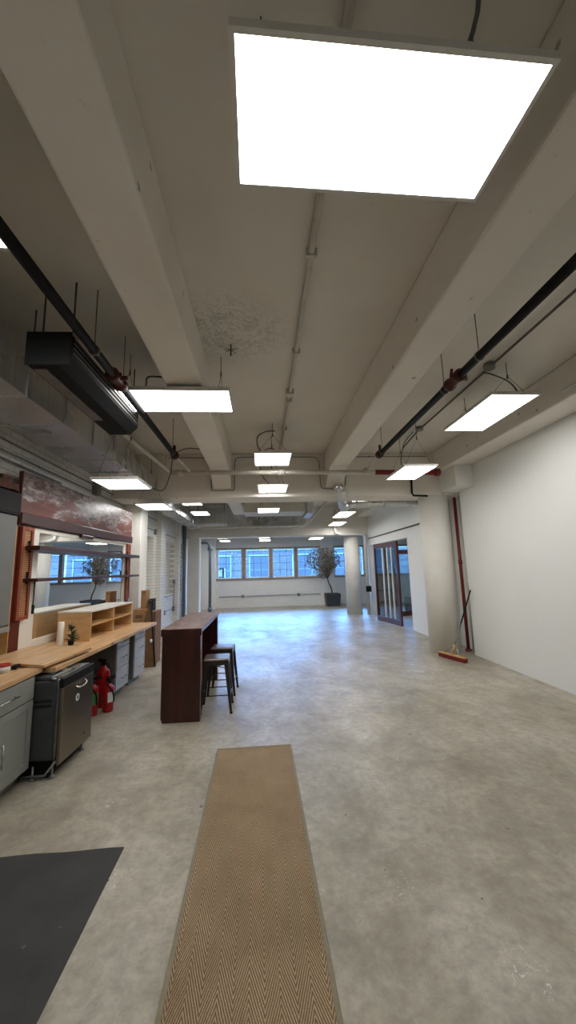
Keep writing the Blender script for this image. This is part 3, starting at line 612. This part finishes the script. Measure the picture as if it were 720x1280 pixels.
s1 = copy_tree(s0); s1.location = (-.565, 5.50, 0); s1.rotation_euler = (0, 0, R(-3)); s1['label'] = 'farther dark metal backless stool partly behind the nearer one'

# ================================================================== LEFT COUNTER
t = thing('base_cabinet', 'grey shaker base cabinet with drawer and doors at left edge', 'cabinet', (-1.93, 2.6, 0))
MB().box(-.68, -.02, 0, .86, .09, .82).box(-.68, -.08, .0, .86, 0, .09).build('body', 'cab_side', t)
def pull(p, a, c, vert, off=.03, ax=0):
    mb = MB()
    if vert: mb.tube([(off, a, c[0]), (off, a, c[1])], .0055, 8); [mb.tube([(0, a, z), (off, a, z)], .0045, 6) for z in (c[0]+.015, c[1]-.015)]
    else: mb.tube([(off, c[0], a), (off, c[1], a)], .0055, 8); [mb.tube([(0, y, a), (off, y, a)], .0045, 6) for y in (c[0]+.015, c[1]-.015)]
    return mb.build('handle', 'steel_pull', p)
d = bx(-.02, 0, .004, .856, .635, .81).build('drawer', 'cab_grey', t, .002); pull(d, .725, (.34, .62), False)
for y0, y1, hy in ((.004, .428, .39), (.432, .856, .47)):
    e = .06; mb = MB().box(-.02, -.008, y0+e, y1-e, .1+e, .625-e).box(-.02, 0, y0, y0+e, .1, .625).box(-.02, 0, y1-e, y1, .1, .625).box(-.02, 0, y0+e, y1-e, .1, .1+e).box(-.02, 0, y0+e, y1-e, .625-e, .625)
    d = mb.build('door', 'cab_grey', t, .0015); pull(d, hy, (.27, .44), True)
o = MB().poly([(-2.66, 1.9), (-1.925, 1.9), (-1.925, 3.55), (-2.66, 3.57)], .82, .86).build('worktop', 'butcher_block', None, .003); tag(o, 'butcher block worktop over the grey cabinet at left edge', 'worktop')
SL = math.tan(R(1.65))
o = MB().poly([(-2.70, 3.60), (-1.84, 3.60), (-1.84+SL*2.9, 6.5), (-2.62, 6.5)], .80, .84).build('worktop', 'butcher_block', None, .003); tag(o, 'long butcher block desk top over the drawer pedestals', 'worktop')
o = MB().poly([(-2.60, 3.62), (-2.15, 3.60), (-1.89, 3.50), (-1.82, 4.25), (-2.18, 4.40), (-2.56, 4.45)], .861, .886).build('loose_worktop', 'butcher_block', None, .003); tag(o, 'loose butcher block slab lying askew on the two worktops', 'worktop')
def pedestal(loc, rz, wd, label):
    t = thing('drawer_pedestal', label, 'drawers', loc, rz, 'drawer pedestals under the desk top'); D = .62
    MB().box(-D, -.02, 0, wd, .08, .8).box(-D, -.08, 0, wd, 0, .08).build('body', 'cab_side', t)
    for z0, z1 in ((.64, .79), (.37, .63), (.09, .36)):
        e = .03; mb = MB().box(-.02, -.006, .004+e, wd-.004-e, z0+e, z1-e).box(-.02, 0, .004, .004+e, z0, z1).box(-.02, 0, wd-.004-e, wd-.004, z0, z1).box(-.02, 0, .004+e, wd-.004-e, z0, z0+e).box(-.02, 0, .004+e, wd-.004-e, z1-e, z1)
        d = mb.build('drawer', 'drawer_grey', t, .0015); m = (z0+z1)/2; pull(d, m, (wd*.3, wd*.7), False)
    return t
pedestal((-1.98, 5.42, 0), R(-1.65), .43, 'nearer grey three drawer pedestal behind the fire extinguishers')
pedestal((-1.945, 6.02, 0), R(-1.65), .46, 'farther grey three drawer pedestal at the desk end')
# dishwasher
t = thing('dishwasher', 'stainless steel dishwasher pulled out askew under the worktop', 'dishwasher', (-1.70, 3.47, 0), R(-1.5))
bx(-.58, -.06, .02, .53, .12, .76).build('tub', 'tub_grey', t, .02)
mb = MB(); [mb.tube([(-.57, .012, z), (-.1, .012, z)], .006, 6) for z in (.60, .56)]; mb.build('side_band', 'black_plastic', t)
MB().hexa([(-.028, 0, .1), (0, 0.0, .1), (0, 0, .7), (-.028, 0, .7)], [(-.028, .55, .1), (0, .55, .1), (0, .55, .7), (-.028, .55, .7)]).build('door', 'brushed_steel', t, .006)
bx(-.035, .0, 0, .55, .70, .775).build('control_strip', 'black_plastic', t, .006)
MB().tube([(-.05, .02, .12), (-.05, .02, .70), (-.07, .035, .755), (-.12, .06, .775), (-.06, .5, .775)], .016, 10, 4).build('edge_flange', 'flange', t)
bx(-.5, -.03, .03, .52, .765, .785).build('top_plate', 'flange', t, .002)
mb = MB(); [mb.box(-.2+.06*k, -.17+.06*k, .12+.08*k, .2+.08*k, .785, .797) for k in range(3)]; mb.build('bracket', 'steel_pull', t)
MB().tube([(.005, .2, .655), (.03, .215, .645), (.035, .28, .64), (.03, .345, .655), (.005, .36, .675)], .008, 8, 4).build('handle', 'steel_pull', t)
MB().lathe((0, .25, .55), [(.032, 0), (.032, .0015)], 24, 'x').build('sticker', 'paper', t); MB().lathe((0, .25, .55), [(.016, .0015), (.016, .0022)], 20, 'x').build('sticker_mark', 'chrome_blue', t)
MB().lathe((0, .40, .19), [(.009, 0), (.009, .002)], 14, 'x').build('badge', 'black_plastic', t)
MB().box(-.56, -.05, .05, .5, .05, .12).box(-.56, -.09, .02, .53, .0, .05).build('base', 'black_plastic', t)
[MB().lathe((x, y, 0), [(.022, 0), (.022, .015), (.008, .02), (.008, .1)], 10).build('levelling_foot', 'outlet_grey', t) for x, y in ((-.06, .02), (-.06, .5), (-.2, -.01))]
MB().tube([(-.3, -.02, .03), (-.1, -.02, .035), (-.03, .0, .13)], .009, 8).build('support_bar', 'outlet_grey', t)
# extinguishers
def extinguisher(loc, r, h, label, lab='paper', rz=0):
    t = thing('fire_extinguisher', label, 'fire extinguisher', loc, rz, 'red fire extinguishers under the desk')
    MB().lathe((0, 0, 0), [(r*.85, 0), (r, .012), (r, h*.78), (r*.9, h*.86), (r*.5, h*.93), (r*.3, h*.97), (r*.3, h)], 24).build('cylinder', 'ext_red', t)
    mb = MB().lathe((0, 0, h), [(r*.36, 0), (r*.36, .03)], 12).box(-.012, .012, -.03, .10, h+.03, h+.045).box(-.012, .012, -.03, .09, h+.055, h+.07).box(-.014, .014, -.03, -.01, h+.02, h+.07); mb.build('valve', 'black_plastic', t)
    MB().tube([(0, -.02, h+.02), (.03, -.06, h), (r+.02, -.02, h*.7), (r+.02, 0, h*.35)], .009, 8, 6).build('hose', 'black_plastic', t)
    mb = MB(); N = 8; e = r+.0012
    pts = [(e*math.cos(a), e*math.sin(a)) for a in [R(-55+k*90/N) for k in range(N+1)]]
    for k in range(N): mb.hexa([(*pts[k], h*.35), (*pts[k+1], h*.35), (pts[k+1][0]*.99, pts[k+1][1]*.99, h*.35), (pts[k][0]*.99, pts[k][1]*.99, h*.35)], [(*pts[k], h*.7), (*pts[k+1], h*.7), (pts[k+1][0]*.99, pts[k+1][1]*.99, h*.7), (pts[k][0]*.99, pts[k][1]*.99, h*.7)])
    mb.build('label_plate', lab, t)
    return t
extinguisher((-1.90, 4.97, 0), .062, .33, 'right red fire extinguisher with white label under the desk', 'paper', R(-20))
extinguisher((-2.04, 4.86, 0), .062, .36, 'left red fire extinguisher with green label next to dishwasher', 'green_label', R(-30))
extinguisher((-2.05, 5.16, 0), .085, .50, 'taller red fire extinguisher standing behind the other two', 'paper', R(60))

# ================================================================== BAR BACK (rotated slightly, parallel to the desk)
HX, HY, HR = -2.66, 4.20, R(-2.2)
t = thing('bar_hutch', 'tall wooden bar hutch with mirror, two shelves and peeling veneer header', 'hutch', (HX, HY, 0), HR)
HL = 3.12; Z0 = .842
bx(.0, .045, .0, HL, 2.33, 2.80).build('header', 'peeling_veneer', t, .004)
mb = MB().box(.0, .06, .0, HL+.02, 2.215, 2.34).box(.012, .06, 1.28, 1.62, 2.165, 2.215); mb.build('fascia', 'shelf_wood', t, .01)
bx(.0, .045, -.012, 0.0, 2.2, 2.80).build('side_edge', 'stile_dark', t)
bx(-.06, .02, -.012, 0.0, Z0, 2.2).build('side_edge', 'yellow_wood', t)
bx(-.08, .02, .0, .16, Z0, 2.2).build('stile', 'stile_dark', t, .003); bx(-.08, .02, HL-.14, HL, Z0, 2.2).build('stile', 'stile_dark', t, .003)
def canep(y0, y1, z0, z1):
    e = .04; f = MB().box(.02, .055, y0, y0+e, z0, z1).box(.02, .055, y1-e, y1, z0, z1).box(.02, .055, y0+e, y1-e, z0, z0+e).box(.02, .055, y0+e, y1-e, z1-e, z1).build('cane_panel', 'stile_wood', t, .003)
    bx(.025, .04, y0+e, y1-e, z0+e, z1-e).build('cane_webbing', 'cane', f)
canep(.04, .24, 1.18, 2.19); canep(HL-.17, HL-.03, 1.18, 2.19)
MB().box(-.08, .012, .16, .40, Z0, 2.2).box(-.08, .012, HL-.26, HL-.14, Z0, 2.2).box(-.08, .012, .40, HL-.26, Z0, .93).box(-.08, .012, .40, HL-.26, 2.15, 2.2).build('white_frame', 'white_trim', t, .003)
bx(-.02, .0, .40, HL-.26, .93, 2.15).build('mirror', 'mirror_glass', t)
for z, th in ((1.93, .05), (1.585, .035)):
    s = bx(.012, .20, .12, HL+.04, z, z+th).build('shelf', 'shelf_wood', t, .004)
    mb = MB(); [mb.box(.05, .065, y, y+.02, z-.02, z+.11) for y in (.16, HL-.2)]; mb.build('bracket', 'black_plastic', s)
MB().tube([(.02, .36, 1.58), (.022, .362, 1.4), (.02, .36, 1.3)], .006, 6).box(.012, .03, .35, .375, 1.22, 1.32).build('plug_cord', 'black_plastic', t)
# plywood organiser
t = thing('shelf_organiser', 'plywood cubby organiser on the desk in front of the mirror', 'shelf', (-2.11, 4.87, .841), R(-2.2)); D = .40; L = 1.32; h = .36; e = .018
MB().box(-D, 0, 0, e, 0, h-e).build('end_panel', 'plywood', t); bx(-D, 0, L-e, L, 0, h-e).build('end_panel', 'plywood', t)
bx(-D, 0.003, -.003, L+.003, h-e, h).build('top', 'white_trim', t); bx(-D, 0, e, L-e, 0, e).build('bottom', 'plywood', t)  # top coloured white to paint in its bright reflection; the rest is plywood
bx(-D, -D+.008, e, L-e, e, h-e).build('back', 'plywood', t); bx(-D+.008, -.004, e, L-e, .175, .19).build('shelf', 'plywood', t)
for y in (L/2,): bx(-D+.008, -.002, y-.009, y+.009, e, h-e).build('divider', 'plywood', t)
MB().box(.0, .0025, 0, L, h-e, h).box(0, .0025, e, L-e, .174, .191).build('edging', 'yellow_wood', t)
o = MB().lathe((-2.355, 4.67, .862-.02), [(.032, 0), (.034, .01), (.034, .26), (.03, .265), (.01, .262)], 24); t = thing('pillar_candle', 'tall cream pillar candle between mirror and small plant', 'candle'); o.build('wax', 'candle_wax', t); MB().tube([(-2.355, 4.67, 1.10), (-2.355, 4.67, 1.118)], .002, 5).build('wick', 'black_plastic', t)
t = thing('potted_plant', 'small artificial fir sprig in a dark pot on the desk', 'plant', (-2.24, 4.68, .841)); MB().lathe((0, 0, 0), [(.028, 0), (.036, .05), (.034, .055)], 16).build('pot', 'black_plastic', t)
mb = MB()
for k in range(60):
    a = random.uniform(0, 6.28); z = random.uniform(.04, .2); r = .085*(1-(z-.04)/.22)+.012; p = Vector((0, 0, z)); q = Vector((r*math.cos(a), r*math.sin(a), z+random.uniform(-.01, .05)))
    mb.tube([p, q], [.005, .001], 4)
    for j in range(7):
        f = .25+.1*j; c = p.lerp(q, f); d = Vector((random.uniform(-1, 1), random.uniform(-1, 1), random.uniform(-.4, 1))).normalized()*.018; mb.tube([c, c+d], [.0022, .0006], 3)
mb.tube([(0, 0, .05), (0, 0, .26)], [.004, .002], 5); mb.build('foliage', 'needle', t)
# left upper cabinet and clutter
t = thing('wall_cabinet', 'grey upper cabinet at the left edge before the bar back', 'cabinet', (-2.62, 3.0, 1.09)); MB().box(-.16, -.02, 0, 1.16, .0, 1.2).build('body', 'cab_side', t)
d = bx(-.02, 0, .58, 1.155, .07, 1.195).build('door', 'cab_side', t, .002); d = bx(-.02, 0, .0, .575, .07, 1.195).build('door', 'cab_side', t, .002); bx(-.02, .01, 0, 1.16, 0, .05).build('light_rail', 'cab_grey', t)
t = thing('storage_crate', 'dark crate of brown clutter on top of the grey upper cabinet', 'crate', (-2.62, 3.66, 2.292)); MB().box(-.12, .02, 0, .5, 0, .02).box(-.12, -.1, 0, .5, .02, .3).box(0, .02, 0, .5, .02, .24).box(-.1, 0, 0, .02, .02, .3).box(-.1, 0, .48, .5, .02, .3).build('crate', 'clutter_dark', t, .006)
for k in range(3):
    bx(-.1, .03-.01*k, .03+.15*k, .17+.15*k, .245+.01*k, .34+.05*(k % 2)).build('bundle', 'clutter_brown', t, .006)
t = thing('small_tub', 'small white tub with red lid at the left edge of the worktop', 'tub', (-2.17, 3.42, .861)); MB().lathe((0, 0, 0), [(.045, 0), (.05, .05)], 20).build('tub', 'box_white', t); MB().lathe((0, 0, .05), [(.052, 0), (.052, .015)], 20).build('lid', 'ext_red', t)
t = thing('stapler', 'black stapler with red edge on the worktop', 'stapler', (-2.13, 3.49, .861), R(10)); bx(-.02, .02, 0, .085, 0, .014).build('base', 'black_plastic', t, .003); bx(-.016, .016, .005, .08, .016, .034).build('arm', 'black_plastic', t, .004); bx(-.02, .02, .085, .092, .0, .03).build('nose', 'ext_red', t, .002)
# cartons
def carton(loc, sx, sy, sz, rz, label, mat='carton', name='cardboard_box'):
    t = thing(name, label, 'box', loc, rz, 'brown cartons behind the desk'); bx(0, sx, 0, sy, 0, sz).build('carton', mat, t, .004)
    bx(sx*.45, sx*.55, -.001, sy, sz, sz+.001).build('tape', 'tape', t); bx(sx*.2, sx*.8, -.002, 0, sz*.84, sz*.90).build('side_print', 'carton_dark', t)
carton((-2.36, 7.15, 0), .21, .4, .99, 0, 'tall brown carton standing behind the far end of the desk')
carton((-2.14, 7.2, 0), .17, .38, .94, 0, 'darker brown carton right of the tall carton', 'carton_dark')
carton((-2.26, 7.25, .992), .09, .25, .33, 0, 'narrow upright carton topmost on the carton pile')
carton((-2.13, 7.3, .942), .075, .2, .22, 0, 'dark thin box beside the topmost narrow carton', 'clutter_dark')
t = thing('leaning_board', 'black edged brown board leaning beside the cartons', 'board', (0, 0, 0))
MB().hexa([(-2.15, 7.02, 0), (-1.93, 7.06, 0), (-1.93, 7.08, 0), (-2.15, 7.04, 0)], [(-2.15, 7.12, .8), (-2.06, 7.14, 1.1), (-2.06, 7.16, 1.1), (-2.15, 7.14, .8)]).build('board', 'carton_dark', t)
MB().tube([(-1.92, 7.06, 0.01), (-2.05, 7.14, 1.12)], .014, 8).build('edge', 'black_plastic', t)
o = MB().lathe((-2.0, 7.06, .42), [(.02, 0), (.02, .05)], 10)
o.build('clip', 'paper', t)

# ================================================================== BROOM
t = thing('push_broom', 'push broom with red bristles leaning against the right wall', 'broom')
p0, p1 = Vector((3.22, 6.93, 0)), Vector((3.40, 6.36, 0)); d = (p1-p0).normalized(); nrm = Vector((-d.y, d.x, 0))
def bar(z0, z1, hw, ext=0):
    a = p0-d*ext; c = p1+d*ext; q = [a+nrm*hw, c+nrm*hw, c-nrm*hw, a-nrm*hw]; return MB().hexa([(v.x, v.y, z0) for v in q], [(v.x, v.y, z1) for v in q])
bar(.002, .065, .035).build('bristles', 'bristle', t); bar(.065, .09, .03).build('head', 'yellow_wood', t, .004)
mid = (p0+p1)/2; hb = Vector((mid.x+.01, mid.y, .12)); ht = Vector((3.845, 6.80, 1.17)); k = hb.lerp(ht, .12); k2 = hb.lerp(ht, .45)
MB().tube([hb, k2], .012, 10).build('lower_handle', 'grey_fin', t); MB().tube([k2, ht], .0125, 10).build('handle', 'black_plastic', t)
MB().tube([p0.lerp(p1, .2)+Vector((0, 0, .09)), k], .005, 6).tube([p0.lerp(p1, .8)+Vector((0, 0, .09)), k], .005, 6).build('brace', 'steel_pull', t)
MB().tube([Vector((mid.x, mid.y, .09)), k], .016, 8).build('socket', 'yellow_wood', t)

# ================================================================== GLASS DOORS
def gdoor(A, B, h, label, bars, post=.12):
    A = Vector((*A, 0)); B = Vector((*B, 0)); L = (B-A).length; rz = math.atan2(B.y-A.y, B.x-A.x)
    t = thing('glass_door', label, 'glass door', A, rz, 'brown framed glass doors')
    MB().box(0, post*.5, -.03, .03, 0, h).build('stile', 'door_wood', t, .003); bx(L-post, L, -.03, .03, 0, h).build('stile', 'door_wood', t, .003)
    bx(post*.5, L-post, -.03, .03, h-.15, h).build('top_rail', 'door_wood', t, .003); bx(post*.5, L-post, -.03, .03, 0, .15).build('bottom_rail', 'door_wood', t, .003)
    bx(post*.5, L-post, -.004, .004, .15, h-.15).build('glass', 'door_glass', t)
    for f in bars: x = post*.5+(L-1.5*post)*f; bx(x-.03, x+.03, -.012, .012, .15, h-.15).build('mullion', 'white_metal', t)
    return t
gdoor((3.60, 11.8), (3.83, 10.37), 2.36, 'nearer brown framed sliding glass door in the right wall opening', (.38, .6, .8))
gdoor((4.15, 12.3), (5.4, 12.75), 2.2, 'farther brown framed glass door inside the side room', ())
t = thing('waste_bin', 'black bin on the side room floor behind the farther glass door', 'bin', (5.15, 13.2, 0)); MB().lathe((0, 0, 0), [(.13, 0), (.16, .55), (.15, .55), (.12, .03)], 20).build('bin_body', 'black_plastic', t)

# ================================================================== POTTED TREE
t = thing('potted_tree', 'sparse leafy tree in a square dark planter by the far windows', 'tree', (3.06, 16.6, 0))
mb = MB().hexa([(-.28, -.28, 0), (.28, -.28, 0), (.28, .28, 0), (-.28, .28, 0)], [(-.32, -.32, .53), (.32, -.32, .53), (.32, .32, .53), (-.32, .32, .53)]); mb.build('planter', 'pot_dark', t, .012)
MB().box(-.29, .29, -.29, .29, .52, .545).build('soil', 'soil', t)
fork = Vector((-.18, 0, 1.15)); tr = MB().tube([(0, 0, .52), (-.03, .01, .75), (-.12, 0, .95), fork], [.035, .022], 8, 4)
tips = []
for k in range(16):
    a = random.uniform(0, 6.28); rr = random.uniform(.15, .62); zz = random.uniform(.45, 1.35); q = fork+Vector((rr*math.cos(a)-.1, rr*.6*math.sin(a), zz)); m = fork.lerp(q, .5)+Vector((0, 0, .12)); tr.tube([fork, m, q], [.013, .004], 5, 3); tips += [(fork, m, q)]
tr.build('trunk', 'bark', t)
lf = MB().b
def leaf(c, sz):
    d = Vector((random.uniform(-1, 1), random.uniform(-1, 1), random.uniform(-.8, .6))).normalized(); s = d.orthogonal().normalized(); s.rotate(Matrix.Rotation(random.uniform(0, 6.28), 3, d))
    n = d.cross(s)*.12*sz; v = [lf.verts.new(c), lf.verts.new(c+d*sz*.5+s*sz*.27+n), lf.verts.new(c+d*sz), lf.verts.new(c+d*sz*.5-s*sz*.27+n)]; lf.faces.new((v[0], v[1], v[2])); lf.faces.new((v[0], v[2], v[3]))
cc = Vector((-.37, 0, 1.90))
for k in range(1700):
    while True:
        u = Vector((random.uniform(-1, 1), random.uniform(-1, 1), random.uniform(-1, 1)))
        if .15 < u.length < 1: break
    p = cc+Vector((u.x*(.80 if u.z > -.3 else .45), u.y*.40, u.z*.72))
    f = .5+.5*math.sin(p.x*9+1.3)*math.sin(p.z*8+.6)*math.cos(p.y*7)
    if random.random() > .25+.9*f: continue
    leaf(p, random.uniform(.07, .12))
for a, m, q in tips:
    for j in range(10): leaf(m.lerp(q, random.random())+Vector((random.uniform(-.05, .05), random.uniform(-.05, .05), random.uniform(-.05, .05))), .1)
me = bpy.data.meshes.new('foliage'); lf.to_mesh(me); lf.free(); o = bpy.data.objects.new('foliage', me); COL.objects.link(o); me.materials.append(M['leaf']); o.parent = t
